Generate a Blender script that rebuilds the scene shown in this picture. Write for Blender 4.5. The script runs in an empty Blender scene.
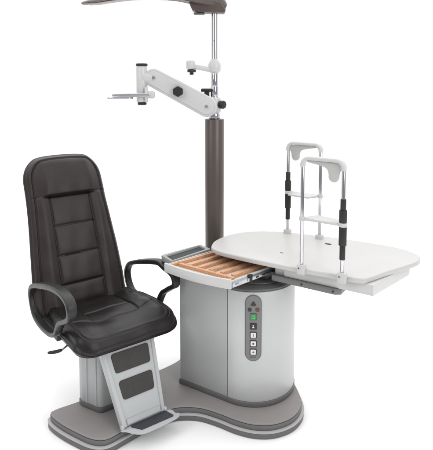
import bpy, bmesh, math, random
from mathutils import Vector, Matrix
random.seed(4)
PI = math.pi
sc = bpy.context.scene
COL = sc.collection

# ------------------------------------------------------------------ materials
def mat(name, col, rough=0.5, metal=0.0, bump=0.0, bscale=200.0, var=0.0, vscale=8.0, coat=0.0, spec=0.5, rvar=0.0,
        aniso=None):
    m = bpy.data.materials.new(name); m.use_nodes = True
    nt = m.node_tree; b = nt.nodes['Principled BSDF']
    b.inputs['Base Color'].default_value = (*col, 1)
    b.inputs['Roughness'].default_value = rough
    b.inputs['Metallic'].default_value = metal
    b.inputs['Specular IOR Level'].default_value = spec
    b.inputs['Coat Weight'].default_value = coat
    tc = nt.nodes.new('ShaderNodeTexCoord')
    if var > 0:
        n = nt.nodes.new('ShaderNodeTexNoise'); n.inputs['Scale'].default_value = vscale
        n.inputs['Detail'].default_value = 5; n.inputs['Roughness'].default_value = 0.6
        nt.links.new(tc.outputs['Object'], n.inputs['Vector'])
        r = nt.nodes.new('ShaderNodeMapRange')
        r.inputs['From Min'].default_value = 0.3; r.inputs['From Max'].default_value = 0.7
        r.inputs['To Min'].default_value = 1 - var; r.inputs['To Max'].default_value = 1 + var
        nt.links.new(n.outputs['Fac'], r.inputs['Value'])
        mx = nt.nodes.new('ShaderNodeVectorMath'); mx.operation = 'SCALE'
        mx.inputs[0].default_value = col
        nt.links.new(r.outputs['Result'], mx.inputs['Scale'])
        nt.links.new(mx.outputs['Vector'], b.inputs['Base Color'])
    if rvar > 0:
        n3 = nt.nodes.new('ShaderNodeTexNoise'); n3.inputs['Scale'].default_value = vscale * 2.3
        n3.inputs['Detail'].default_value = 4
        nt.links.new(tc.outputs['Object'], n3.inputs['Vector'])
        r3 = nt.nodes.new('ShaderNodeMapRange')
        r3.inputs['To Min'].default_value = rough - rvar; r3.inputs['To Max'].default_value = rough + rvar
        nt.links.new(n3.outputs['Fac'], r3.inputs['Value'])
        nt.links.new(r3.outputs['Result'], b.inputs['Roughness'])
    if bump > 0:
        n2 = nt.nodes.new('ShaderNodeTexNoise'); n2.inputs['Scale'].default_value = bscale
        n2.inputs['Detail'].default_value = 6
        nt.links.new(tc.outputs['Object'], n2.inputs['Vector'])
        bp = nt.nodes.new('ShaderNodeBump'); bp.inputs['Strength'].default_value = bump
        bp.inputs['Distance'].default_value = 0.002
        nt.links.new(n2.outputs['Fac'], bp.inputs['Height'])
        nt.links.new(bp.outputs['Normal'], b.inputs['Normal'])
    return m

def leather_mat(name, col, ro):
    m = mat(name, col, ro, var=0.15, vscale=6, rvar=0.05, spec=0.4)
    nt = m.node_tree; b = nt.nodes['Principled BSDF']
    tc = nt.nodes.new('ShaderNodeTexCoord')
    v = nt.nodes.new('ShaderNodeTexVoronoi'); v.inputs['Scale'].default_value = 330; v.feature = 'DISTANCE_TO_EDGE'
    nt.links.new(tc.outputs['Object'], v.inputs['Vector'])
    n = nt.nodes.new('ShaderNodeTexNoise'); n.inputs['Scale'].default_value = 12; n.inputs['Detail'].default_value = 3
    n.inputs['Distortion'].default_value = 0.8
    nt.links.new(tc.outputs['Object'], n.inputs['Vector'])
    b1 = nt.nodes.new('ShaderNodeBump'); b1.inputs['Strength'].default_value = 0.25; b1.inputs['Distance'].default_value = 0.001
    b2 = nt.nodes.new('ShaderNodeBump'); b2.inputs['Strength'].default_value = 0.12; b2.inputs['Distance'].default_value = 0.012
    nt.links.new(v.outputs['Distance'], b1.inputs['Height'])
    nt.links.new(n.outputs['Fac'], b2.inputs['Height'])
    nt.links.new(b2.outputs['Normal'], b1.inputs['Normal'])
    nt.links.new(b1.outputs['Normal'], b.inputs['Normal'])
    return m

LEATHER = leather_mat('brown_black_leather', (0.0225, 0.0150, 0.0148), 0.44)
SEATLEA = leather_mat('shaded_seat_leather', (0.0090, 0.0066, 0.0066), 0.40)  # same leather, the seat's weak ceiling reflection put into a darker colour
SEAMM   = mat('stitch_thread', (0.07, 0.058, 0.058), 0.7)
PLAST   = mat('black_plastic', (0.014, 0.0132, 0.0145), 0.42, bump=0.15, bscale=500, rvar=0.05)
BLACK   = mat('black_rubber', (0.014, 0.014, 0.016), 0.5, bump=0.2, bscale=300)
DARKIN  = mat('dark_recess_plastic', (0.028, 0.033, 0.031), 0.6, bump=0.2, bscale=300)
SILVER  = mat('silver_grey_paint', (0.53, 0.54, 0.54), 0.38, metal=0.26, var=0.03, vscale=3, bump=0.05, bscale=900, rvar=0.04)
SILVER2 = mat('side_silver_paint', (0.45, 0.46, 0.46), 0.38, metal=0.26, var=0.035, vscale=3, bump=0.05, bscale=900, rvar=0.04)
CHAIRMET= mat('chair_silver_paint', (0.47, 0.485, 0.49), 0.40, var=0.02, vscale=4, bump=0.05, bscale=900)
PEDSIL  = mat('pedestal_silver_paint', (0.42, 0.43, 0.435), 0.45, var=0.02, vscale=4, bump=0.05, bscale=900)
WHITE   = mat('white_laminate', (0.525, 0.519, 0.512), 0.38, var=0.02, vscale=5, bump=0.04, bscale=700, rvar=0.05)
WHITEP  = mat('white_paint', (0.565, 0.565, 0.56), 0.38, var=0.012, vscale=6)
BRKW    = mat('white_moulded_plastic', (0.55, 0.55, 0.54), 0.4, var=0.012, vscale=6)
FLANGE  = mat('grey_white_plastic', (0.46, 0.465, 0.45), 0.5, var=0.015, vscale=6)
ARMW    = mat('arm_white_paint', (0.58, 0.575, 0.58), 0.34, var=0.02, vscale=10, coat=0.2)
TAUPE   = mat('taupe_base_cover', (0.262, 0.246, 0.242), 0.55, var=0.05, vscale=5, bump=0.25, bscale=600, rvar=0.06)
DGREY   = mat('dark_grey_edging', (0.128, 0.124, 0.128), 0.5, var=0.06, vscale=9, bump=0.1, bscale=500)
LGREY   = mat('light_edge_strip', (0.42, 0.41, 0.41), 0.45)
COLM    = mat('brown_grey_column_paint', (0.105, 0.086, 0.078), 0.36, metal=0.25, var=0.04, vscale=6, bump=0.06, bscale=900)
LAMPM   = mat('brown_grey_lamp_shell', (0.105, 0.083, 0.076), 0.36, metal=0.3, var=0.1, vscale=14)
CHROME  = mat('polished_chrome', (0.64, 0.62, 0.66), 0.17, metal=1.0)
STEEL   = mat('zinc_steel', (0.50, 0.51, 0.53), 0.32, metal=1.0, var=0.1, vscale=30)
RAILM   = mat('grey_rail_steel', (0.17, 0.17, 0.168), 0.4, metal=0.35, var=0.06, vscale=10)
CAPM    = mat('dark_grey_cap', (0.115, 0.115, 0.12), 0.42, var=0.05, vscale=9)
TRAYM   = mat('grey_tray_plastic', (0.31, 0.32, 0.32), 0.45, var=0.02, vscale=8)
PADM    = mat('dark_ribbed_pad', (0.042, 0.036, 0.036), 0.6, bump=0.5, bscale=350, var=0.1, vscale=30)
MATM    = mat('blue_black_rubber_mat', (0.038, 0.040, 0.050), 0.6, bump=0.6, bscale=260, var=0.12, vscale=30)
PANELM  = mat('control_panel_foil', (0.185, 0.18, 0.178), 0.45, var=0.03, vscale=30)
KEYDK   = mat('key_black', (0.02, 0.018, 0.02), 0.35)
KEYW    = mat('key_white', (0.72, 0.71, 0.69), 0.4)
KEYG    = mat('key_green', (0.03, 0.23, 0.07), 0.35)
KEYR    = mat('key_red_brown', (0.14, 0.035, 0.035), 0.4)
INK     = mat('ink_dark', (0.04, 0.04, 0.045), 0.6)
INKG    = mat('ink_green_pale', (0.2, 0.55, 0.26), 0.5)
BLUE    = mat('blue_label', (0.22, 0.29, 0.40), 0.5)
WOODIN  = mat('tray_liner', (0.62, 0.56, 0.51), 0.6, var=0.04, vscale=20)

def wood_mat():
    m = mat('orange_wood', (0.5, 0.25, 0.13), 0.5)
    nt = m.node_tree; b = nt.nodes['Principled BSDF']
    tc = nt.nodes.new('ShaderNodeTexCoord')
    mp = nt.nodes.new('ShaderNodeMapping'); mp.inputs['Scale'].default_value = (60, 6, 60)
    n = nt.nodes.new('ShaderNodeTexNoise'); n.inputs['Scale'].default_value = 3; n.inputs['Detail'].default_value = 5
    cr = nt.nodes.new('ShaderNodeValToRGB')
    cr.color_ramp.elements[0].position = 0.3; cr.color_ramp.elements[0].color = (0.46, 0.225, 0.115, 1)
    cr.color_ramp.elements[1].position = 0.7; cr.color_ramp.elements[1].color = (0.70, 0.40, 0.235, 1)
    nt.links.new(tc.outputs['Object'], mp.inputs['Vector']); nt.links.new(mp.outputs['Vector'], n.inputs['Vector'])
    nt.links.new(n.outputs['Fac'], cr.inputs['Fac']); nt.links.new(cr.outputs['Color'], b.inputs['Base Color'])
    return m
WOOD = wood_mat()

# ------------------------------------------------------------------ mesh helpers
def obj(name, bm, m, parent=None, loc=None, sharp=32, label=None):
    bmesh.ops.recalc_face_normals(bm, faces=bm.faces[:])
    lim = math.radians(sharp)
    for f in bm.faces: f.smooth = True
    for e in bm.edges:
        if len(e.link_faces) == 2:
            if e.calc_face_angle(0) > lim: e.smooth = False
    me = bpy.data.meshes.new(name); bm.to_mesh(me); bm.free()
    me.materials.append(m)
    o = bpy.data.objects.new(name, me); COL.objects.link(o)
    if parent: o.parent = parent
    if loc: o.location = loc
    if label: o['label'] = label
    return o

def thing(name, label, cat, loc=(0, 0, 0), rz=0, group=None):
    o = bpy.data.objects.new(name, None); COL.objects.link(o)
    o.location = loc; o.rotation_euler = (0, 0, math.radians(rz))
    o['label'] = label; o['category'] = cat
    if group: o['group'] = group
    o.empty_display_size = 0.05
    return o

def merge(bm, tmp, M=None):
    if M is not None: bmesh.ops.transform(tmp, matrix=M, verts=tmp.verts[:])
    me = bpy.data.meshes.new('t'); tmp.to_mesh(me); tmp.free(); bm.from_mesh(me); bpy.data.meshes.remove(me)

def box(bm, lo, hi, bev=0.0, seg=2, M=None):
    t = bmesh.new(); bmesh.ops.create_cube(t, size=1)
    for v in t.verts:
        v.co = Vector([lo[i] if v.co[i] < 0 else hi[i] for i in range(3)])
    if bev > 0: bmesh.ops.bevel(t, geom=t.edges[:], offset=bev, segments=seg, affect='EDGES', profile=0.5)
    merge(bm, t, M)

def prism(bm, pts, z0, z1, bev=0.0, seg=2, M=None):
    t = bmesh.new()
    a = [t.verts.new((p[0], p[1], z0)) for p in pts]; b = [t.verts.new((p[0], p[1], z1)) for p in pts]
    n = len(pts)
    fb = t.faces.new(a[::-1]); ft = t.faces.new(b)
    for i in range(n): t.faces.new((a[i], a[(i+1) % n], b[(i+1) % n], b[i]))
    bmesh.ops.recalc_face_normals(t, faces=t.faces[:])
    if bev > 0:
        es = list({e for f in (fb, ft) for e in f.edges})
        bmesh.ops.bevel(t, geom=es, offset=bev, segments=seg, affect='EDGES', profile=0.5)
    merge(bm, t, M)

def rpoly(pts, rad, n=6):
    """polygon with rounded corners; rad a number or a list"""
    out = []; N = len(pts)
    for i in range(N):
        p = Vector(pts[i]); a = Vector(pts[i-1]); b = Vector(pts[(i+1) % N])
        r = rad[i] if isinstance(rad, (list, tuple)) else rad
        if r <= 0: out.append((p.x, p.y)); continue
        d1 = (a-p).normalized(); d2 = (b-p).normalized()
        ang = d1.angle(d2); t = min(r/math.tan(ang/2), (a-p).length*.49, (b-p).length*.49)
        rr = t*math.tan(ang/2)
        c = p + (d1+d2).normalized()*(rr/math.sin(ang/2))
        s = p+d1*t-c; e = p+d2*t-c
        a0 = math.atan2(s.y, s.x); a1 = math.atan2(e.y, e.x); da = a1-a0
        while da > PI: da -= 2*PI
        while da < -PI: da += 2*PI
        for k in range(n+1):
            th = a0+da*k/n; out.append((c.x+rr*math.cos(th), c.y+rr*math.sin(th)))
    return out

def spline(pts, n=8, closed=True):
    P = [Vector(p) for p in pts]; out = []; N = len(P)
    rng = range(N) if closed else range(N-1)
    for i in rng:
        if closed: p0, p1, p2, p3 = P[i-1], P[i], P[(i+1) % N], P[(i+2) % N]
        else: p0, p1, p2, p3 = P[max(i-1, 0)], P[i], P[i+1], P[min(i+2, N-1)]
        for k in range(n):
            t = k/n
            out.append(0.5*((2*p1)+(p2-p0)*t+(2*p0-5*p1+4*p2-p3)*t*t+(3*p1-p0-3*p2+p3)*t*t*t))
    if not closed: out.append(P[-1])
    return out

def tube(bm, pts, r, seg=20, closed=False, caps=True, sec=None, up=None, rs=None):
    """sweep a circle (or a section of (x, y) points) along pts"""
    P = [Vector(p) for p in pts]; N = len(P)
    if sec is None: sec = [(math.cos(2*PI*k/seg)*r, math.sin(2*PI*k/seg)*r) for k in range(seg)]
    rings = []; nrm = Vector(up) if up is not None else None
    for i in range(N):
        if closed: T = (P[(i+1) % N]-P[i-1]).normalized()
        else: T = (P[min(i+1, N-1)]-P[max(i-1, 0)]).normalized()
        if nrm is None: nrm = T.orthogonal().normalized()
        if up is not None: nn = Vector(up)
        else: nn = nrm
        nn = (nn-T*nn.dot(T)).normalized(); nrm = nn; bn = T.cross(nn)
        k = rs[i] if rs else 1.0
        rings.append([bm.verts.new(P[i]+nn*s[0]*k+bn*s[1]*k) for s in sec])
    M = len(sec)
    for i in range(N if closed else N-1):
        a, b = rings[i], rings[(i+1) % N]
        for k in range(M): bm.faces.new((a[k], a[(k+1) % M], b[(k+1) % M], b[k]))
    if not closed and caps: bm.faces.new(rings[0][::-1]); bm.faces.new(rings[-1])

def rsec(w, h, r, n=4):
    return rpoly([(-w/2, -h/2), (w/2, -h/2), (w/2, h/2), (-w/2, h/2)], r, n)

def lathe(bm, prof, seg=40, M=None):
    """prof: (radius, z) list, closed by caps when radius > 0"""
    t = bmesh.new(); rings = []
    for r, z in prof:
        rings.append([t.verts.new((r*math.cos(2*PI*k/seg), r*math.sin(2*PI*k/seg), z)) for k in range(seg)])
    for a, b in zip(rings, rings[1:]):
        for k in range(seg): t.faces.new((a[k], a[(k+1) % seg], b[(k+1) % seg], b[k]))
    t.faces.new(rings[0][::-1]); t.faces.new(rings[-1])
    merge(bm, t, M)

def cyl(r, z0, z1, b=0.002):
    return [(r-b, z0), (r-b*.3, z0+b*.3), (r, z0+b), (r, z1-b), (r-b*.3, z1-b*.3), (r-b, z1)]

def axis(loc, d):
    """matrix placing local +z along d at loc"""
    return Matrix.Translation(loc) @ Vector(d).to_track_quat('Z', 'Y').to_matrix().to_4x4()

def knob(bm, r, h, loc, d, lobes=0, b=0.003):
    t = bmesh.new(); lathe(t, cyl(r, 0, h, b), 36)
    if lobes:
        for v in t.verts:
            a = math.atan2(v.co.y, v.co.x); k = 1+0.05*math.cos(lobes*a); v.co.x *= k; v.co.y *= k
    merge(bm, t, axis(loc, d))

def seg_dist(px, py, a, b):
    dx, dy = b[0]-a[0], b[1]-a[1]; L = dx*dx+dy*dy
    t = max(0, min(1, ((px-a[0])*dx+(py-a[1])*dy)/L)) if L else 0
    return math.hypot(px-a[0]-dx*t, py-a[1]-dy*t)

def cushion(halfw, y0, y1, relief, thick, redge, nx, ny, frame, edge_bulge=0.006, side_seam=None, cx=lambda y: 0.0):
    """upholstered slab: halfw(y) outline, relief(x, y, d) height of the top; frame maps (x, y, n) to a point"""
    ys = []
    for j in range(ny+1):
        t = j/ny; t = t-0.12*math.sin(2*PI*t)/(2*PI)*1.0
        ys.append(y0+(y1-y0)*t)
    outline = [(cx(y)+halfw(y), y) for y in ys]+[(cx(y)-halfw(y), y) for y in ys[::-1]]
    segs = [(outline[i], outline[(i+1) % len(outline)]) for i in range(0, len(outline))]
    bm = bmesh.new(); top = []; bot = []
    for y in ys:
        rt = []; rb = []; w = halfw(y)
        for i in range(nx+1):
            s = -1+2*i/nx; s = math.sin(s*PI/2)*0.35+s*0.65
            x = cx(y)+s*w
            d = min(w-abs(x-cx(y)), y-y0, y1-y) if 0 else None
            if abs(s) > 0.6 or y-y0 < 0.12 or y1-y < 0.16:
                d = min(seg_dist(x, y, a, b) for a, b in segs if abs(a[1]-y) < .07) if abs(s) > .35 or y1-y > .05 and y-y0 > .05 else min(seg_dist(x, y, a, b) for a, b in segs if abs(a[1]-y) < .07)
            else: d = 0.1
            n = relief(x, y, d)
            if d < redge: n -= redge-math.sqrt(max(0, redge**2-(redge-d)**2))
            rb2 = 0.012
            nb = -thick
            if d < rb2: nb += rb2-math.sqrt(max(0, rb2**2-(rb2-d)**2))
            rt.append(bm.verts.new(frame(x, y, n))); rb.append(bm.verts.new(frame(x, y, nb)))
        top.append(rt); bot.append(rb)
    for j in range(ny):
        for i in range(nx):
            bm.faces.new((top[j][i], top[j][i+1], top[j+1][i+1], top[j+1][i]))
            bm.faces.new((bot[j][i], bot[j+1][i], bot[j+1][i+1], bot[j][i+1]))
    # boundary index loop
    loop = [(0, i) for i in range(nx)]+[(j, nx) for j in range(ny)]+[(ny, i) for i in range(nx, 0, -1)]+[(j, 0) for j in range(ny, 0, -1)]
    K = 14; prev = [top[j][i] for j, i in loop]; last = [bot[j][i] for j, i in loop]
    A = [v.co.copy() for v in prev]; B = [v.co.copy() for v in last]; L = len(loop)
    cent = sum(A, Vector())/L
    nrm = []
    Z = (Vector(frame(0, 0, 1))-Vector(frame(0, 0, 0))).normalized()
    for k in range(L):
        T = Vector((0, 0, 0)); q = 1
        while T.length < 1e-5: T = A[(k+q) % L]-A[(k-q) % L]; q += 1
        T -= Z*T.dot(Z); o = T.cross(Z).normalized()
        nrm.append(o)
    for s in range(1, K+1):
        t = s/K
        if s < K:
            bul = edge_bulge*math.sin(PI*t)
            if side_seam is not None: bul -= 0.005*math.exp(-((t-side_seam)/0.05)**2)
            cur = [bm.verts.new(A[k].lerp(B[k], t)+nrm[k]*bul) for k in range(L)]
        else: cur = last
        for k in range(L):
            try: bm.faces.new((prev[k], prev[(k+1) % L], cur[(k+1) % L], cur[k]))
            except ValueError: pass
        prev = cur
    bmesh.ops.remove_doubles(bm, verts=bm.verts[:], dist=1e-5)
    return bm

def gs(d, w): return math.exp(-(d/w)**2)
def sstep(a, b, x):
    t = max(0, min(1, (x-a)/(b-a))); return t*t*(3-2*t)

# ------------------------------------------------------------------ floor
bm = bmesh.new()
bmesh.ops.create_circle(bm, cap_ends=True, segments=96, radius=5.0)
floor = obj('floor', bm, mat('white_studio_floor', (0.985, 0.985, 0.985), 0.7, spec=0.2), None, (0, 3, 0))
floor['kind'] = 'structure'

# ------------------------------------------------------------------ base platform
base = thing('base_platform', 'low taupe two-tier floor plate with dark edges carrying the chair, cabinet and column', 'base plate', (0, 0, 0))
BO = [(-.800, 2.462), (-.812, 2.425), (-.748, 2.362), (-.650, 2.296), (-.566, 2.252), (-.500, 2.252), (-.430, 2.315), (-.345, 2.395), (-.262, 2.452),
      (-.190, 2.483), (-.088, 2.480), (.007, 2.438), (.100, 2.382), (.185, 2.352), (.275, 2.355), (.365, 2.402), (.424, 2.490), (.432, 2.600),
      (.395, 2.760), (.270, 2.960), (.110, 3.140), (-.020, 3.215), (-.120, 3.190), (-.175, 3.060), (-.215, 2.930), (-.300, 2.835), (-.420, 2.745),
      (-.560, 2.640), (-.700, 2.530)]
def offs(pts, d):
    n = len(pts); o = []
    for i in range(n):
        t = Vector(pts[(i+1) % n])-Vector(pts[i-1]); t.normalize(); o.append((pts[i][0]+t[1]*d, pts[i][1]-t[0]*d))
    return o
bo = [(p.x, p.y) for p in spline([(p[0], p[1], 0) for p in BO], 6)]
bm = bmesh.new(); prism(bm, offs(bo, .012), 0.002, 0.027, 0.003); obj('lower_tier', bm, DGREY, base, sharp=50)
bm = bmesh.new(); prism(bm, offs(bo, .014), 0.0275, 0.036, 0.003); obj('edge_strip', bm, LGREY, base, sharp=50)
bm = bmesh.new(); prism(bm, offs(bo, .001), 0.0365, 0.060, 0.002); obj('upper_tier', bm, DGREY, base, sharp=50)
bm = bmesh.new(); prism(bm, offs(bo, -.001), 0.0605, 0.070, 0.006, 4); obj('top_cover', bm, TAUPE, base, sharp=60)

# ------------------------------------------------------------------ chair
chair = thing('examination_chair', 'high-backed dark brown leather examination chair with black loop arms and silver footrest panel', 'chair',
              (-.572, 2.624, 0), 37)
# pedestal
PED = rpoly([(-.115, -.160), (.115, -.160), (.163, -.050), (.163, -.012), (-.163, -.012), (-.163, -.050)], [.03, .03, .02, .01, .01, .02])
bm = bmesh.new(); prism(bm, PED, .098, .425, .002)
ped = obj('pedestal', bm, PEDSIL, chair, sharp=40)
bm = bmesh.new()
for (xa, ya, xb, yb) in ((-.1655, -.047, -.1655, -.015), ):
    pass
for fx, fy in ((-.1265, -.138), (-.151, -.082)):
    box(bm, (fx-.0035, fy-.0035, .1), (fx+.0035, fy+.0035, .42), .001)
obj('trim_strip', bm, CHAIRMET, ped)
bm = bmesh.new(); prism(bm, offs(PED, .003), .0705, .098, .003); obj('plinth', bm, DGREY, ped)
bm = bmesh.new(); box(bm, (-.175, -.19, .402), (.175, .16, .428), .006); obj('seat_frame', bm, BLACK, chair)

# foot panel (leans forward)
def fp(x, t, n):    # t 0 bottom .. 1 top
    y = -.352+t*.125; z = .092+t*.338
    N = Vector((0, -.338, -.125*-1)).normalized(); N = Vector((0, -.338, .125)).normalized()
    return Vector((x, y, z))+N*n
def fw(t): return (-.090-t*.052, .130+t*.010)
def tprism(bm, pts, n0, n1, bev=0.002, seg=2):
    t = bmesh.new(); a = [t.verts.new((p[0], p[1], 0)) for p in pts]; b = [t.verts.new((p[0], p[1], 1)) for p in pts]; N = len(pts)
    fa = t.faces.new(a[::-1]); fb = t.faces.new(b)
    for i in range(N): t.faces.new((a[i], a[(i+1) % N], b[(i+1) % N], b[i]))
    for v in t.verts: v.co = fp(v.co.x, v.co.y, n0 if v.co.z < .5 else n1)
    bmesh.ops.recalc_face_normals(t, faces=t.faces[:])
    if bev: bmesh.ops.bevel(t, geom=list({e for e in fb.edges}), offset=bev, segments=seg, affect='EDGES')
    merge(bm, t)
def quad(t0, t1, il, ir): return [(fw(t0)[0]+il, t0), (fw(t0)[1]-ir, t0), (fw(t1)[1]-ir, t1), (fw(t1)[0]+il, t1)]
bm = bmesh.new(); tprism(bm, quad(0, 1, .012, .012), -.022, 0)
# raised side flanges
tprism(bm, [(fw(0)[0]-.003, 0), (fw(0)[0]+.019, 0), (fw(1)[0]+.019, 1), (fw(1)[0]-.003, 1)], -.030, .006)
tprism(bm, [(fw(0)[1]-.016, 0), (fw(0)[1]+.003, 0), (fw(1)[1]+.003, 1), (fw(1)[1]-.016, 1)], -.030, .006)
foot = obj('foot_panel', bm, CHAIRMET, chair)
bm = bmesh.new(); tprism(bm, quad(.015, .085, .024, .020), .0005, .007); obj('cross_ledge', bm, CHAIRMET, foot)
for t0, t1 in ((.315, .555), (.655, .905)):
    pts = quad(t0, t1, .040, .033)
    pp = rpoly([(p[0], p[1]*.36) for p in pts], .014)
    bm = bmesh.new(); tprism(bm, [(p[0], p[1]/.36) for p in pp], .0005, .004, .0012); obj('kick_pad', bm, PADM, foot)
# footrest flap
FR = [(-.088, -.352), (-.085, -.372), (-.050, -.418), (-.015, -.434), (.06, -.436), (.135, -.433), (.172, -.424), (.182, -.408), (.168, -.395), (.142, -.352)]
bm = bmesh.new(); prism(bm, [(p.x, p.y) for p in spline([(a, b, 0) for a, b in FR], 4)], .080, .089, .003)
fr = obj('footrest', bm, CHAIRMET, chair)
bm = bmesh.new(); prism(bm, rpoly([(-.062, -.356), (-.024, -.412), (.150, -.416), (.134, -.356)], .008), .0895, .093, .001); obj('rubber_mat', bm, MATM, fr)
for x in (-.094, .136):
    bm = bmesh.new(); t = bmesh.new(); lathe(t, cyl(.012, -.007, .007, .002), 24); merge(bm, t, axis((x, -.350, .095), (1, 0, 0)))
    obj('hinge', bm, CHAIRMET, fr)

# seat
def seat_w(y):
    r = .085; d = y+.262
    w = .268-.018*sstep(.0, .28, y)
    if d < r: w -= (r-math.sqrt(max(0, r*r-(r-d)**2)))*1.0
    d2 = .285-y
    if d2 < .05: w -= .05-math.sqrt(max(0, .05**2-(.05-d2)**2))
    return max(w, .02)
def seat_relief(x, y, d):
    n = .012*sstep(.11, .2, abs(x))*(1-sstep(.18, .262, y*-1))
    n -= .007*gs(d-.030, .0045)                              # piping round the rim
    n += .006*gs(d-.030, .015)
    inner = abs(x) < .20
    # centre panel seam, U shaped at the front
    for hx, yf, dep in ((.125, -.085, .0055),):
        dd = abs(abs(x)-hx) if y > yf+.03 else 9
        if y <= yf+.03: dd = abs(math.hypot(max(abs(x)-hx+.03, 0), min(y-yf-.03, 0))-.03) if abs(x) > hx-.03 else abs(y-yf)
        n -= dep*gs(dd, .0055)
    if abs(x) < .125 and y > -.085:
        n -= .0045*gs(y-.045, .006)
        n += .004*abs(math.sin((y-.045)/.13*PI))*(1-(x/.125)**2)
    # seams running from panel corners to the rim
    if abs(x) > .125: n -= .005*gs(y+.075-(abs(x)-.125)*.35, .005)*sstep(.02, .05, d)
    # front fall
    f = max(0, -.12-y); n -= f*f*1.6
    n += .0025*math.sin(x*31+y*17)*math.sin(y*29-x*9)
    return n
def seat_f(x, y, n): return (x+.022, y, .502+n-.03*sstep(-.05, .28, y))
bm = cushion(seat_w, -.262, .285, seat_relief, .085, .034, 190, 170, seat_f, .012, .45)
seat = obj('seat', bm, SEATLEA, chair, sharp=75)

# backrest
BL = .846; lean = math.atan2(.31, .76)
Tb = Vector((0, math.sin(lean), math.cos(lean))); Nb = Vector((0, -math.cos(lean), math.sin(lean))); Ob = Vector((-.012, .240, .480))
def back_f(x, y, n):
    c = .022*math.sin(PI*min(1, max(0, y/BL))*1.0)-.0
    return Ob+Vector((x, 0, 0))+Tb*y+Nb*(n-.010+c)
def back_w(y):
    w = .256-.034*sstep(0, .65, y)+.004*math.sin(PI*y/BL)
    r = .145; d = BL-y
    if d < r: w -= (r-math.sqrt(max(0, r*r-(r-d)**2)))*.86
    if d < .016: w -= (.016-math.sqrt(max(0, .016**2-(.016-d)**2)))*4.6
    if y < -.02: w -= .04-math.sqrt(max(0, .04**2-(-.02-y)**2))
    return max(w, .03)
YH = .603
SEAMS = (.105, .262, .428)
def back_relief(x, y, d):
    ax = abs(x); n = 0
    n += .010*sstep(.0, .06, d)
    n -= .007*gs(d-.027, .0048)                                # piping
    n += .003*gs(d-.016, .007)
    pw = .118+.004*sstep(0, .6, .6-y)
    # headrest pillow
    if y > YH:
        t = (y-YH)/(BL-YH)
        n += (.026*(1-sstep(.12, .195, ax))+.004)*math.sin(PI*min(1, t*.85+.18))**.7
        n *= 1
    # crease below the pillow
    n -= .014*gs(y-YH+.004, .006)*(1-sstep(pw-.01, pw+.05, ax)*.72)*sstep(.008, .03, d)
    if y < YH:
        n -= .008*(1-sstep(pw-.008, pw+.012, ax))*sstep(.1, .58, y)
        n -= .007*gs(ax-pw, .0055)
        n += .010*gs(ax-(pw+.042), .030)
        if ax < pw:
            for s in SEAMS: n -= .007*gs(y-s, .005)
            lo = max([0]+[s for s in SEAMS if s <= y]); hi = min([YH]+[s for s in SEAMS if s > y])
            t = (y-lo)/(hi-lo); n += .007*(1-abs(2*t-1)**4)*(1-(ax/pw)**6)
    n += .0018*math.sin(x*40+y*13)*math.sin(y*23-x*17)
    return n
bm = cushion(back_w, -.06, BL, back_relief, .070, .026, 190, 250, back_f, .010, .5)
back = obj('backrest', bm, LEATHER, chair, sharp=75)

# arms (closed loop in the side plane, swept flat section)
ARM = [(.324, .560), (.292, .606), (.215, .638), (.120, .668), (.020, .696), (-.080, .716), (-.170, .722), (-.238, .708), (-.262, .672), (-.240, .630),
       (-.170, .590), (-.110, .560), (-.072, .520), (-.040, .478), (.020, .452), (.100, .440), (.180, .438), (.262, .452), (.300, .482), (.320, .520)]
for sx in (-1, 1):
    bm = bmesh.new()
    path = []
    for p in spline([(0, a, b) for a, b in ARM], 6):
        fl = sstep(.50, .70, p.z)*.020
        fl *= .5
        dz = .026*(1-sstep(-.16, -.03, p.y))*sstep(.60, .68, p.z) if sx > 0 else 0
        yy = -.05+(p.y+.05)*.74 if sx > 0 and p.y < -.05 else p.y
        path.append(Vector((.004+sx*(.283+fl), yy, p.z-dz)))
    rs = [1.0+.18*sstep(.60, .70, p.z) for p in path]
    tube(bm, path, 0, closed=True, sec=rsec(.040, .023, .007, 4), up=(1, 0, 0), rs=rs)
    arm = obj('armrest', bm, PLAST, chair, sharp=45)
    bm = bmesh.new(); box(bm, (-.014, .0, .415), (.014, .20, .462), .006, 2, Matrix.Translation((.010+sx*.262, 0, 0)))
    obj('arm_bracket', bm, PLAST, arm)
# height lever
bm = bmesh.new(); tube(bm, [(-.16, -.03, .43), (-.20, -.055, .428), (-.27, -.085, .415), (-.300, -.082, .412)], .0045, 12)
lev = obj('height_lever', bm, STEEL, chair)
bm = bmesh.new(); tube(bm, spline([(-.272, -.086, .4145), (-.30, -.082, .412), (-.335, -.066, .411)], 5, False), .008, 14, rs=[.6, .8, .95, 1, 1, 1, 1, 1, 1, .8, .45]); obj('lever_grip', bm, BLACK, lev)

# ------------------------------------------------------------------ cabinet (local frame, x to the right along its front, y to the back)
CAB = dict(loc=(-.197, 2.684, 0), rz=-33)
cab = thing('instrument_cabinet', 'silver-grey cabinet with one rounded end and an upright strip of control buttons', 'cabinet', CAB['loc'], CAB['rz'])
R = .226; CX, CY = .316, .226
def cabarc(a0, a1, r, n=40): return [(CX+r*math.sin(math.radians(a0+(a1-a0)*k/n)), CY-r*math.cos(math.radians(a0+(a1-a0)*k/n))) for k in range(n+1)]
SX = .300
left = [(0.004, 0), (SX-.001, 0), (SX-.001, .03), (SX-.001, .451), (.02, .451), (0, .43), (0, .004)]
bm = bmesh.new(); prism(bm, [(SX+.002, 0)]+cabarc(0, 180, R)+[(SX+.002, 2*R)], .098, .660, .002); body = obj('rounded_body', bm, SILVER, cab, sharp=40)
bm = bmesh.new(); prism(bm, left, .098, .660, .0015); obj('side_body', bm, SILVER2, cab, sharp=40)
full = [(-.003, -.003)]+cabarc(0, 180, R+.003)+[(-.003, 2*R+.003)]
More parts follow.
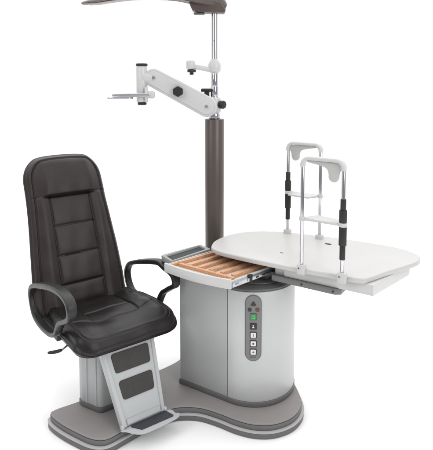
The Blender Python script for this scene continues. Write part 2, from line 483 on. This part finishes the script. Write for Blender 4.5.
bm = bmesh.new(); prism(bm, full, .0705, .0975, .003); obj('plinth', bm, DGREY, cab, sharp=50)
capo = [(.01, .008)]+cabarc(0, 180, R-.004)+[(.01, 2*R-.008)]
bm = bmesh.new(); prism(bm, capo, .6605, .672, .004); cap = obj('top_cap', bm, CAPM, cab, sharp=50)
bm = bmesh.new(); prism(bm, [(CX+.03+.145*math.cos(k*PI/24), CY+.145*math.sin(k*PI/24)) for k in range(48)], .6725, .681, .003); obj('turntable', bm, RAILM, cap, sharp=50)
# ------------------------------------------------------------------ instrument table with its drawer
K = .955
TL = (CAB['loc'][0]*K, CAB['loc'][1]*K, 1.7*(1-K))
tab = thing('instrument_table', 'off-white boat-shaped table top with grey side tray and open drawer of orange wooden slats', 'table', TL, CAB['rz'])
tab.scale = (K, K, K)
# drawer housing: hollow box under the table
bm = bmesh.new()
box(bm, (.012, .40, .6735), (.024, .60, .7435), .001)
box(bm, (.440, .250, .6735), (.498, .60, .7435), .001)
box(bm, (.0245, .585, .6735), (.4395, .60, .7435), .001)
box(bm, (.0245, .28, .6735), (.439, .584, .677), .0005)
hous = obj('drawer_housing', bm, WHITEP, tab)
bm = bmesh.new(); box(bm, (.0245, .345, .6775), (.439, .36, .743), .0005); obj('added_shade_board', bm, BLACK, hous)  # black board added to stand in for the shade inside the opening
# drawer
X0, X1 = -.098, .327
def bow(x): t = (x-X0)/(X1-X0); return -.022*math.sin(PI*t)
fa = [(X0+(X1-X0)*k/24, -.016+bow(X0+(X1-X0)*k/24)+.012*(1-k/24)) for k in range(25)]
bm = bmesh.new(); prism(bm, fa+[(p[0], p[1]+.013) for p in fa[::-1]], .668, .716, .0018)
draw = obj('drawer', bm, WHITEP, tab, sharp=40)
bm = bmesh.new(); prism(bm, [(X0+.012, .008), (X1-.006, -.006), (X1+.076, .335), (-.005, .335)], .676, .6895, .0005)
obj('drawer_floor', bm, WOODIN, draw)
bm = bmesh.new(); prism(bm, [(X1-.007, -.002), (X1, -.002), (X1+.084, .335), (X1+.077, .335)], .6815, .708, .0008)
obj('side_wall', bm, WHITEP, draw)
bm = bmesh.new(); prism(bm, [(X0+.006, .012), (X0+.013, .012), (.000, .335), (-.008, .335)], .6815, .708, .0008)
obj('side_wall', bm, WHITEP, draw)
# wooden slats: one cross slat and seven running front to back
def slat(a, b, w=.012, z0=.6898, z1=.7070):
    a = Vector(a); b = Vector(b); d = (b-a).normalized(); n = Vector((-d.y, d.x))*w/2
    bm = bmesh.new(); prism(bm, [a-n, b-n, b+n, a+n], z0, z1, .0012); return obj('wooden_slat', bm, WOOD, draw)
slat((-.045, .064), (.312, .046), .018)
slat((-.078, .020), (.012, .325), .014)
slat((-.086, .0145), (.02, .0052), .009, .6898, .703)
for k in range(5):
    xf = .020+k*.0690
    slat((xf-.012, .0745), (xf+.056, .330), .0200 if k % 2 else .0220)
slat((.300, .002), (.304, .036), .014)
slat((.262, .004), (.298, .018), .010)
# runner slide on the right of the drawer
SH = Matrix(((1, .25, 0, 0), (0, 1, 0, 0), (0, 0, 1, 0), (0, 0, 0, 1)))   # the drawer's sides splay to the right
bm = bmesh.new(); box(bm, (X1+.0008, -.002, .674), (X1+.0065, .30, .700), .001, 2, SH)
sl = obj('drawer_slide', bm, STEEL, draw)
bm = bmesh.new(); box(bm, (X1+.007, .10, .677), (X1+.012, .335, .697), .001, 2, SH); obj('slide_rail', bm, STEEL, sl)
bm = bmesh.new(); box(bm, (X1+.0125, .108, .674), (X1+.018, .122, .706), .001, 2, SH)
box(bm, (X1+.0005, .104, .7005), (X1+.018, .124, .7115), .001, 2, SH)
obj('slide_catch', bm, BLACK, draw)
for y in (.155, .200, .268):
    bm = bmesh.new(); box(bm, (X1+.0122, y, .683), (X1+.0145, y+.018, .691), .0008, 2, SH); obj('slide_slot', bm, BLACK, draw)
bm = bmesh.new(); box(bm, (X1+.0066, .014, .684), (X1+.0078, .036, .692), .0003, 2, SH); obj('slide_label', bm, BLUE, sl)
# control strip wrapped on the round end
def arcpt(a, r): return (CX+r*math.sin(a), CY-r*math.cos(a))
A0 = math.radians(30.5)
def patch(bm, sc_, zc, outline, r0, r1):
    """outline in (s, z) metres about (sc_, zc), wrapped on the cabinet end between radii"""
    t = bmesh.new(); N = len(outline)
    a = [t.verts.new((*arcpt(A0+(sc_+p[0])/R, r1), zc+p[1])) for p in outline]
    b = [t.verts.new((*arcpt(A0+(sc_+p[0])/R, r0), zc+p[1])) for p in outline]
    c = t.verts.new((*arcpt(A0+sc_/R, r1), zc))
    for i in range(N):
        t.faces.new((a[i], a[(i+1) % N], c)); t.faces.new((a[i], b[i], b[(i+1) % N], a[(i+1) % N]))
    merge(bm, t)
def strip(bm, hw, z0, z1, r1, n=12):
    """rounded-end upright strip, gridded so that it follows the curve"""
    t = bmesh.new(); rows = []
    zs = [z0+hw-hw*math.cos(PI/2*k/10) for k in range(11)]+[z1-hw+hw*math.sin(PI/2*k/10) for k in range(11)]
    for z in zs:
        if z < z0+hw: w = math.sqrt(max(1e-8, hw*hw-(z0+hw-z)**2))
        elif z > z1-hw: w = math.sqrt(max(1e-8, hw*hw-(z-z1+hw)**2))
        else: w = hw
        rows.append([t.verts.new((*arcpt(A0+(-w+2*w*i/n)/R, r1), z)) for i in range(n+1)])
    for p, q in zip(rows, rows[1:]):
        for i in range(n): t.faces.new((p[i], p[i+1], q[i+1], q[i]))
    bd = [e for e in t.edges if len(e.link_faces) == 1]
    r = bmesh.ops.extrude_edge_only(t, edges=bd)
    for v in [g for g in r['geom'] if isinstance(g, bmesh.types.BMVert)]:
        d = Vector((v.co.x-CX, v.co.y-CY)); d.normalize(); v.co.x = CX+d.x*(R-.001); v.co.y = CY+d.y*(R-.001)
    merge(bm, t)
bm = bmesh.new(); strip(bm, .0405, .312, .650, R+.003); ctl = obj('control_strip', bm, CAPM, cab, sharp=50)
bm = bmesh.new(); strip(bm, .0365, .316, .646, R+.0045); obj('strip_face', bm, PANELM, ctl, sharp=50)
sq = lambda h, r=.004: rpoly([(-h, -h), (h, -h), (h, h), (-h, h)], r, 3)
def key(name, s, z, out, m, r0=R+.0048, r1=R+.0075, par=ctl):
    bm = bmesh.new(); patch(bm, s, z, out, r0, r1); return obj(name, bm, m, par, sharp=40)
circ = lambda r, n=20, ky=1: [(r*math.cos(2*PI*k/n), ky*r*math.sin(2*PI*k/n)) for k in range(n)]
key('indicator_lamp', .0, .606, [(-.0135, -.006), (-.006, -.011), (.006, -.011), (.0135, -.006), (.0, .013)], KEYDK)
key('indicator_lamp', -.0175, .576, sq(.0085), KEYDK)
key('indicator_lamp', .0195, .576, sq(.0090), KEYR)
for n_, z, m, ink in (('push_button', .540, KEYG, 'frame'), ('push_button', .492, KEYDK, 'fig'), ('push_button', .4475, KEYW, 'i'),
                      ('push_button', .404, KEYW, 'dot'), ('push_button', .361, KEYW, 'plus')):
    k0 = key(n_, 0, z, sq(.0165, .003), KEYDK, R+.0048, R+.0066)
    kk = key('button_cap', 0, z, sq(.0125, .003), m, R+.0067, R+.0084, k0) if ink != 'frame' else key('button_cap', 0, z, sq(.0150, .003), m, R+.0067, R+.0084, k0)
    I = (R+.0085, R+.0089)
    if ink == 'frame':
        bm = bmesh.new()
        for s0, z0, w, h in ((0, .006, .007, .0012), (0, -.006, .007, .0012), (-.006, 0, .0012, .006), (.006, 0, .0012, .006)):
            patch(bm, s0, z+z0, [(-w, -h), (w, -h), (w, h), (-w, h)], *I)
        obj('button_symbol', bm, INKG, k0)
    elif ink == 'fig':
        bm = bmesh.new(); patch(bm, 0, z+.004, circ(.0032), *I); patch(bm, 0, z-.005, [(-.006, -.003), (.006, -.003), (.003, .004), (-.003, .004)], *I); obj('button_symbol', bm, KEYW, k0)
    elif ink == 'i':
        bm = bmesh.new(); patch(bm, 0, z-.001, [(-.0013, -.006), (.0013, -.006), (.0013, .004), (-.0013, .004)], *I); patch(bm, 0, z+.006, circ(.0016), *I); obj('button_symbol', bm, INK, k0)
    elif ink == 'dot':
        bm = bmesh.new(); patch(bm, 0, z, circ(.0045), *I); obj('button_symbol', bm, INK, k0)
    else:
        bm = bmesh.new(); patch(bm, 0, z, [(-.006, -.0013), (.006, -.0013), (.006, .0013), (-.006, .0013)], *I); patch(bm, 0, z, [(-.0013, -.006), (.0013, -.006), (.0013, .006), (-.0013, .006)], I[0], I[1]+.0002); obj('button_symbol', bm, INK, k0)
bm = bmesh.new()
for k in range(7):
    s0 = -.0135+k*.0045
    patch(bm, s0, .334, [(-.0016, -.003), (-.0006, -.003), (-.0006, .003), (-.0016, .003)], R+.0048, R+.0052)
    patch(bm, s0, .334+(.002 if k % 2 else -.002), [(-.0003, -.0007), (.0014, -.0007), (.0014, .0007), (-.0003, .0007)], R+.0048, R+.0052)
obj('strip_caption', bm, INK, ctl)

# ------------------------------------------------------------------ side tray beside the cabinet
TO = [(-.205, .100), (-.095, .055), (-.030, .345), (-.128, .378)]
bm = bmesh.new(); t = bmesh.new()
o_ = rpoly(TO, .012, 4); ctr = Vector((sum(p[0] for p in TO)/4, sum(p[1] for p in TO)/4))
def shr(k, kz): return [((p[0]-ctr.x)*k+ctr.x, (p[1]-ctr.y)*kz+ctr.y) for p in o_]
rings = []
for pts, z in ((shr(.93, .96), .672), (shr(1, 1), .682), (shr(1.02, 1.01), .706), (shr(1.0, 1.0), .710), (shr(.76, .91), .710), (shr(.73, .895), .708), (shr(.70, .88), .690)):
    rings.append([t.verts.new((p[0], p[1], z)) for p in pts])
n = len(o_)
for a, b in zip(rings, rings[1:]):
    for k in range(n): t.faces.new((a[k], a[(k+1) % n], b[(k+1) % n], b[k]))
t.faces.new(rings[0][::-1]); t.faces.new(rings[-1]); merge(bm, t)
tray = obj('side_tray', bm, TRAYM, tab, sharp=40)
bm = bmesh.new(); prism(bm, shr(.715, .885), .6905, .700, .001); obj('recess_liner', bm, DARKIN, tray)
bm = bmesh.new(); box(bm, (-.100, .24, .660), (-.0305, .31, .6715), .003); obj('support_bracket', bm, TRAYM, tray)

# ------------------------------------------------------------------ instrument table
TT = [(.034, .262), (.058, .222), (.112, .192), (.222, .178), (.471, .178), (.640, .188), (.799, .204), (.898, .214), (.934, .256), (.985, .390), (1.055, .550), (1.078, .640), (1.050, .716),
      (.950, .772), (.822, .782), (.576, .764), (.300, .715), (.155, .655), (.068, .575), (.022, .480), (.008, .400), (.012, .320)]
tt = [(p.x, p.y) for p in spline([(a, b, 0) for a, b in TT], 6)]
bm = bmesh.new(); prism(bm, tt, .7442, .771, .008, 4); obj('table_top', bm, WHITE, tab, sharp=60)
AP = [(.4985, .236), (.955, .236), (1.035, .610), (.97, .70), (.62, .70), (.4985, .60)]
bm = bmesh.new(); prism(bm, AP, .690, .7437, .002); obj('apron', bm, WHITEP, tab, sharp=35)
bm = bmesh.new(); prism(bm, rpoly([(.430, .222), (.775, .222), (.800, .240), (.800, .330), (.430, .330)], .006), .660, .6895, .002)
rail = obj('support_rail', bm, RAILM, tab)
for x in (.60, .765):
    bm = bmesh.new(); t = bmesh.new(); lathe(t, cyl(.005, 0, .003, .001), 16); merge(bm, t, axis((x, .222, .675), (0, -1, 0)))
    obj('rail_bolt', bm, BLACK, rail)
bm = bmesh.new(); box(bm, (.20, .27, .634), (.38, .42, .6732), .003); obj('pivot_block', bm, RAILM, tab)
# small slots on the table top
for x, y, w in ((.585, .625, .020), (.430, .345, .010)):
    bm = bmesh.new(); prism(bm, [(x+w*math.cos(k*PI/10), y+w*.55*math.sin(k*PI/10)) for k in range(20)], .7712, .7722, .0003); obj('cable_hole', bm, DARKIN if w > .015 else RAILM, tab)

# ------------------------------------------------------------------ instrument brackets
def make_bracket():
    t = thing('instrument_bracket', '', 'bracket', (0, 0, 0), 0, 'tall chrome and white brackets on the table')
    W = .206; r = .0095
    # local frame: x from the plain post (0) to the grip post (W); y = 0 the outer side; z = 0 table top
    for x in (0, W):
        bm = bmesh.new(); box(bm, (x-.020, -.016, -.028), (x+.020, .018, .022), .003)
        f = obj('post_foot', bm, BRKW, t)
        bm = bmesh.new()
        k = bmesh.new(); lathe(k, cyl(.0035, 0, .002, .0005), 12); merge(bm, k, axis((x-.008, -.0165, .004), (0, -1, 0)))
        obj('foot_screw', bm, DARKIN, f)
    bm = bmesh.new(); lathe(bm, cyl(r, .0222, .520, .001), 28); obj('post', bm, CHROME, t)
    bm = bmesh.new(); lathe(bm, cyl(r, .0222, .520, .001), 28, Matrix.Translation((W, 0, 0))); obj('post', bm, CHROME, t)
    # arch on top: swept flat band, corner sleeves, hanging flange near the grip post
    top = .553; rc = .036
    arc = [(0, .510)]+[(rc-rc*math.cos(math.radians(a)), top-rc+rc*math.sin(math.radians(a))) for a in range(0, 91, 9)]
    arc += [(W-rc+rc*math.sin(math.radians(a)), top-rc+rc*math.cos(math.radians(a))) for a in range(0, 91, 9)]+[(W, .508)]
    bm = bmesh.new(); tube(bm, [(a, 0, b) for a, b in arc], 0, sec=rsec(.034, .019, .007, 4), up=(0, 1, 0))
    ar = obj('arch', bm, BRKW, t, sharp=50)
    bm = bmesh.new()
    fl = [(W-.012, 0.538), (W-.012, 0.513), (W-.020, 0.493), (W-.024, 0.468), (W-.036, 0.451), (W-.056, 0.450), (W-.072, 0.465), (W-.074, 0.488), (W-.085, 0.511), (W-.12, 0.523), (.03, 0.533), (.03, 0.543)]
    fl = [(p.x, p.y) for p in spline([(a, b, 0) for a, b in fl], 4)]
    prism(bm, fl, -.004, .004, .0015, 2, Matrix.Rotation(PI/2, 4, 'X'))
    obj('flange', bm, FLANGE, ar, sharp=50)
    # black grip sleeves on the grip post, with white collar
    for z0, z1, rr in ((.323, .3745, .0135), (.2625, .322, .0185), (.153, .2415, .0185), (.084, .152, .0135)):
        bm = bmesh.new(); lathe(bm, cyl(rr, z0, z1, .002), 28, Matrix.Translation((W, 0, 0))); obj('grip_sleeve', bm, BLACK, t)
    # shelf bar at mid height: collars on both posts and a plate to the inside
    bm = bmesh.new()
    lathe(bm, cyl(.0155, .242, .262, .003), 28); obj('collar', bm, BRKW, t)
    bm = bmesh.new(); lathe(bm, cyl(.020, .242, .262, .003), 28, Matrix.Translation((W, 0, 0))); cb = obj('collar', bm, BRKW, t)
    bm = bmesh.new()
    sh = rpoly([(.010, -.010), (W-.014, -.012), (W-.014, .022), (.175, .070), (.045, .085), (.010, .030)], [.002, .002, .006, .018, .018, .006])
    prism(bm, sh, .246, .257, .003)
    obj('shelf_plate', bm, BRKW, cb, sharp=45)
    return t
U = math.radians(CAB['rz'])
def uw(x, y): return (CAB['loc'][0]+x*math.cos(U)-y*math.sin(U), CAB['loc'][1]+x*math.sin(U)+y*math.cos(U))
br = make_bracket(); br['label'] = 'chrome bracket with black grip sleeve at the front edge of the table'
TZ = 1.7-(1.7-.7715)*K
p = uw(.615, .186); br.location = (p[0]*K, p[1]*K, TZ); br.scale = (K, K, K); br.rotation_euler.z = U
b2 = br.copy(); COL.objects.link(b2); b2['label'] = 'chrome bracket with black grip sleeve at the back edge of the table'
for ch in list(br.children):
    c2 = ch.copy(); COL.objects.link(c2); c2.parent = b2
    for g in ch.children:
        g2 = g.copy(); COL.objects.link(g2); g2.parent = c2
p = uw(.503, .700); b2.location = (p[0]*K, p[1]*K, TZ); b2.scale = (K, K, K); b2.rotation_euler.z = U+PI

# ------------------------------------------------------------------ column with swing arm and lamp
colm = thing('instrument_column', 'tall brown-grey column carrying a white swing arm, chrome pole and overhead lamp', 'column', (-.012, 3.1, 0))
bm = bmesh.new(); lathe(bm, cyl(.056, .0705, 1.468, .003), 64); obj('column_tube', bm, COLM, colm)
bm = bmesh.new(); lathe(bm, [(.085, .0705), (.085, .080), (.08, .085), (.060, .088), (.0575, .10)], 48); obj('column_foot', bm, DGREY, colm)
bm = bmesh.new()
lathe(bm, cyl(.033, 1.4685, 1.500, .003), 40, Matrix.Translation((.0, 0, 0)))
lathe(bm, cyl(.028, 1.5005, 1.600, .003), 40, Matrix.Translation((.0, 0, 0)))
lathe(bm, cyl(.023, 1.6005, 1.665, .004), 40)
pole = obj('pole_socket', bm, CHROME, colm)
bm = bmesh.new(); lathe(bm, [(.020, 1.6655), (.0205, 1.667), (.0205, 1.74), (.0175, 1.745), (.0175, 2.09)], 36); obj('upper_pole', bm, CHROME, colm)
bm = bmesh.new()
for z in (1.93, 1.70): 
    t = bmesh.new(); lathe(t, cyl(.004, 0, .003, .001), 12); merge(bm, t, axis((-.003, -.0175, z), (0, -1, 0)))
obj('pole_screw', bm, DARKIN, pole)
# swing arm link (capsule) from hub at right up to the left
ax, az = -.045, 1.545; bx, bz = -.352, 1.712
d = Vector((bx-ax, 0, bz-az)); L = d.length; ang = math.atan2(d.z, d.x)
Y0 = -.062
def capsule(ra, rb, L, n=16):
    pts = [(ra*math.cos(a), ra*math.sin(a)) for a in [PI/2+PI*k/n for k in range(n+1)]]
    pts += [(L+rb*math.cos(a), rb*math.sin(a)) for a in [-PI/2+PI*k/n for k in range(n+1)]]
    return pts
Marm = Matrix.Translation((ax, Y0, az)) @ Matrix.Rotation(-ang, 4, 'Y') @ Matrix.Rotation(PI/2, 4, 'X')
bm = bmesh.new(); prism(bm, capsule(.060, .054, L), -.022, .022, .010, 4, Marm)
link = obj('swing_arm', bm, ARMW, colm, sharp=60)
bm = bmesh.new(); prism(bm, capsule(.045, .040, L), .0222, .0285, .003, 3, Marm); obj('arm_cover', bm, ARMW, link, sharp=60)
bm = bmesh.new()
for s in (.0, L): 
    t = bmesh.new(); lathe(t, cyl(.011, .0287, .0325, .001), 24); merge(bm, t, Marm @ Matrix.Translation((s, 0, 0)))
obj('pivot_pin', bm, STEEL, link)
bm = bmesh.new()
t = bmesh.new(); lathe(t, [(.014, .0287), (.016, .034), (.027, .037), (.029, .040), (.029, .058), (.026, .062), (.010, .063)], 36)
for v in t.verts:
    a = math.atan2(v.co.y, v.co.x); rr = math.hypot(v.co.x, v.co.y)
    if rr > .02: k = 1+.06*math.cos(6*a); v.co.x *= k; v.co.y *= k
merge(bm, t, Marm @ Matrix.Translation((L*.535, 0, 0)))
obj('tension_knob', bm, BLACK, link)
# hub clamp joining the link to the pole
bm = bmesh.new(); box(bm, (-.060, -.045, 1.500), (-.020, .030, 1.600), .010, 3)
lathe(bm, cyl(.037, 1.505, 1.596, .008), 40)
hub = obj('hub_clamp', bm, ARMW, colm, sharp=50)
bm = bmesh.new(); knob(bm, .023, .030, (.034, -.020, 1.555), (1, -.9, 0), 8); obj('clamp_knob', bm, BLACK, hub)
bm = bmesh.new(); box(bm, (-.080, -.030, 1.630), (-.016, .012, 1.650), .006, 3); box(bm, (-.060, -.02, 1.598), (-.030, .01, 1.632), .004)
obj('clamp_lever', bm, BLACK, hub)
# vertical swivel at the left end of the link
SX_, SY_ = -.422, Y0-.004
bm = bmesh.new()
lathe(bm, cyl(.032, 1.572, 1.780, .004), 40, Matrix.Translation((SX_, SY_, 0)))
tube(bm, [(SX_+.01, SY_, 1.715), (bx-.01, Y0, bz)], .034, 24)
sw = obj('swivel_sleeve', bm, ARMW, colm, sharp=50)
bm = bmesh.new(); lathe(bm, cyl(.034, 1.7805, 1.796, .005), 32, Matrix.Translation((SX_, SY_, 0))); obj('swivel_cap', bm, BLACK, sw)
bm = bmesh.new(); lathe(bm, cyl(.026, 1.555, 1.5715, .005), 32, Matrix.Translation((SX_, SY_, 0))); obj('swivel_cap', bm, BLACK, sw)
# instrument peg: flat chrome bar crossing the swivel
bm = bmesh.new(); box(bm, (SX_-.165, SY_-.055, 1.602), (SX_+.055, SY_-.022, 1.626), .009, 3)
bar = obj('instrument_bar', bm, CHROME, colm)
bm = bmesh.new(); prism(bm, capsule(.030, .030, .09), 0, .010, .003, 2, Matrix.Translation((SX_-.165, SY_-.04, 1.5915))); obj('mounting_plate', bm, CHROME, bar)
bm = bmesh.new(); box(bm, (SX_+.034, SY_-.050, 1.594), (SX_+.080, SY_-.018, 1.636), .014, 4)
lathe(bm, cyl(.010, 1.5725, 1.66, .003), 20, Matrix.Translation((SX_+.030, SY_-.040, 0)))
obj('bar_clamp', bm, ARMW, bar, sharp=50)
# collar with short side arm higher on the pole
bm = bmesh.new(); lathe(bm, [(.021, 1.742), (.030, 1.746), (.036, 1.756), (.038, 1.776), (.037, 1.794), (.030, 1.808), (.026, 1.820), (.021, 1.823)], 40)
ring = obj('pole_collar', bm, ARMW, colm, sharp=50)
bm = bmesh.new(); tube(bm, spline([(-.03, -.01, 1.762), (-.075, -.02, 1.771), (-.115, -.028, 1.778), (-.148, -.034, 1.784)], 4, False), 0, sec=rsec(.026, .030, .010, 4), up=(0, 1, 0))
lathe(bm, cyl(.026, 1.762, 1.815, .009), 32, Matrix.Translation((-.140, -.034, 0)))
sa = obj('side_arm', bm, ARMW, ring, sharp=50)
bm = bmesh.new(); knob(bm, .024, .016, (-.134, -.036, 1.7615), (0, 0, -1), 8); knob(bm, .012, .014, (-.134, -.036, 1.7450), (0, 0, -1))
obj('clamp_screw', bm, BLACK, sa)

# lamp: long arched head reaching left from the top of the pole
lamp_pts = [(-.752, -.10, 2.130), (-.715, -.098, 2.133), (-.66, -.09, 2.138), (-.58, -.08, 2.152), (-.46, -.064, 2.168), (-.33, -.046, 2.172), (-.22, -.03, 2.166), (-.14, -.018, 2.152), (-.06, -.006, 2.138), (.02, 0, 2.128), (.062, 0, 2.112)]
wid = [.035, .075, .10, .125, .135, .13, .12, .11, .10, .085, .07]
thk = [.012, .020, .024, .028, .030, .032, .040, .058, .072, .070, .030]
P = spline(lamp_pts, 6, False)
def interp(a, t):
    t *= len(a)-1; i = min(int(t), len(a)-2); f = t-i; return a[i]*(1-f)+a[i+1]*f
bm = bmesh.new(); rings = []
for i, q in enumerate(P):
    t = i/(len(P)-1); w = interp(wid, t); h = interp(thk, t)
    T = (P[min(i+1, len(P)-1)]-P[max(i-1, 0)]).normalized(); side = Vector((0, 1, 0)); N = side.cross(T).normalized()*-1
    if N.z < 0: N = -N
    sec = [(-.5, .05), (-.46, .35), (-.3, .75), (-.1, .96), (.1, .96), (.3, .75), (.46, .35), (.5, .05), (.44, -.05), (.36, 0.0), (.15, .03), (-.15, .03), (-.36, 0.0), (-.44, -.05)]
    rings.append([bm.verts.new(q+side*s[0]*w*1.0+N*s[1]*h) for s in sec])
n = len(rings[0])
for a, b in zip(rings, rings[1:]):
    for k in range(n): bm.faces.new((a[k], a[(k+1) % n], b[(k+1) % n], b[k]))
bm.faces.new(rings[0][::-1]); bm.faces.new(rings[-1])
lamp = obj('lamp_head', bm, LAMPM, colm, sharp=40)
# mounting body under the right end
bm = bmesh.new()
prism(bm, rpoly([(-.150, 2.152), (-.128, 2.104), (-.085, 2.092), (.058, 2.090), (.066, 2.106), (.040, 2.150), (-.05, 2.172)], .008, 4), -.040, .045, .006, 3, Matrix.Rotation(PI/2, 4, 'X'))
mb = obj('lamp_mount', bm, LAMPM, lamp, sharp=40)
bm = bmesh.new(); prism(bm, rpoly([(-.122, -.040), (-.060, -.042), (-.058, .03), (-.12, .03)], .006), 2.0855, 2.0915, .002); obj('vent_slot', bm, BLACK, mb)
bm = bmesh.new()
t = bmesh.new(); lathe(t, cyl(.010, 0, .004, .001), 20); merge(bm, t, axis((-.070, -.0445, 2.145), (0, -1, .1)))
t = bmesh.new(); lathe(t, cyl(.006, 0, .004, .001), 20); merge(bm, t, axis((-.60, -.135, 2.176), (0, -.9, -.3)))
obj('mount_screw', bm, BLACK, mb)
# light strip under the head
bm = bmesh.new(); rr = []
for i, q in enumerate(P[6:34]):
    rr.append([bm.verts.new(q+Vector((0, s, -.001))) for s in (-.035, .035)])
for a, b in zip(rr, rr[1:]): bm.faces.new((a[0], a[1], b[1], b[0]))
t_ = bmesh.ops.extrude_face_region(bm, geom=bm.faces[:])
bmesh.ops.translate(bm, verts=[g for g in t_['geom'] if isinstance(g, bmesh.types.BMVert)], vec=(0, 0, -.004))
obj('light_diffuser', bm, mat('lamp_underside_glass', (0.24, 0.20, 0.19), 0.25, var=0.1, vscale=20), lamp)

# ------------------------------------------------------------------ world, lights, camera
w = bpy.data.worlds.new('World'); sc.world = w; w.use_nodes = True
nt = w.node_tree; bg = nt.nodes['Background']
tc = nt.nodes.new('ShaderNodeTexCoord'); sp = nt.nodes.new('ShaderNodeSeparateXYZ')
nt.links.new(tc.outputs['Generated'], sp.inputs[0])
# world white ahead of the camera, grey added behind it for darker chrome reflections
mr = nt.nodes.new('ShaderNodeMapRange'); mr.interpolation_type = 'SMOOTHSTEP'
mr.inputs['From Min'].default_value = -.25; mr.inputs['From Max'].default_value = .25
mr.inputs['To Min'].default_value = .30; mr.inputs['To Max'].default_value = 1.02
nt.links.new(sp.outputs['Y'], mr.inputs['Value']); nt.links.new(mr.outputs['Result'], bg.inputs['Strength'])
bg.inputs['Color'].default_value = (1, 1, 1, 1)

def area(name, loc, tgt, size, power, col=(1, 1, 1)):
    l = bpy.data.lights.new(name, 'AREA'); l.shape = 'RECTANGLE'; l.size = size[0]; l.size_y = size[1]; l.energy = power; l.color = col
    o = bpy.data.objects.new(name, l); COL.objects.link(o); o.location = loc
    o.rotation_euler = (Vector(tgt)-Vector(loc)).to_track_quat('-Z', 'Y').to_euler(); return o
area('added_top_light', (.0, 4, 5), (0, 4, 0), (13, 13), 575)  # unseen overhead lamp added so the floor comes out plain white
area('key_softbox', (2.6, -.6, 2.6), (.1, 2.8, .7), (1.6, 1.8), 52)
area('fill_softbox', (-2.8, .4, 2.8), (-.3, 2.8, .7), (1.2, 1.6), 22)

cam = bpy.data.cameras.new('camera'); co = bpy.data.objects.new('camera', cam); COL.objects.link(co); sc.camera = co
co.location = (0, 0, 1.7); co.rotation_euler = (math.radians(90-4.5), 0, 0)
cam.sensor_fit = 'HORIZONTAL'; cam.sensor_width = 36; cam.lens = 520/433*36
cam.shift_y = (120.9249-225)/433*-1*-1
cam.clip_end = 200; cam.clip_start = .05
sc.view_settings.view_transform = 'Standard'; sc.view_settings.look = 'None'; sc.view_settings.exposure = 0
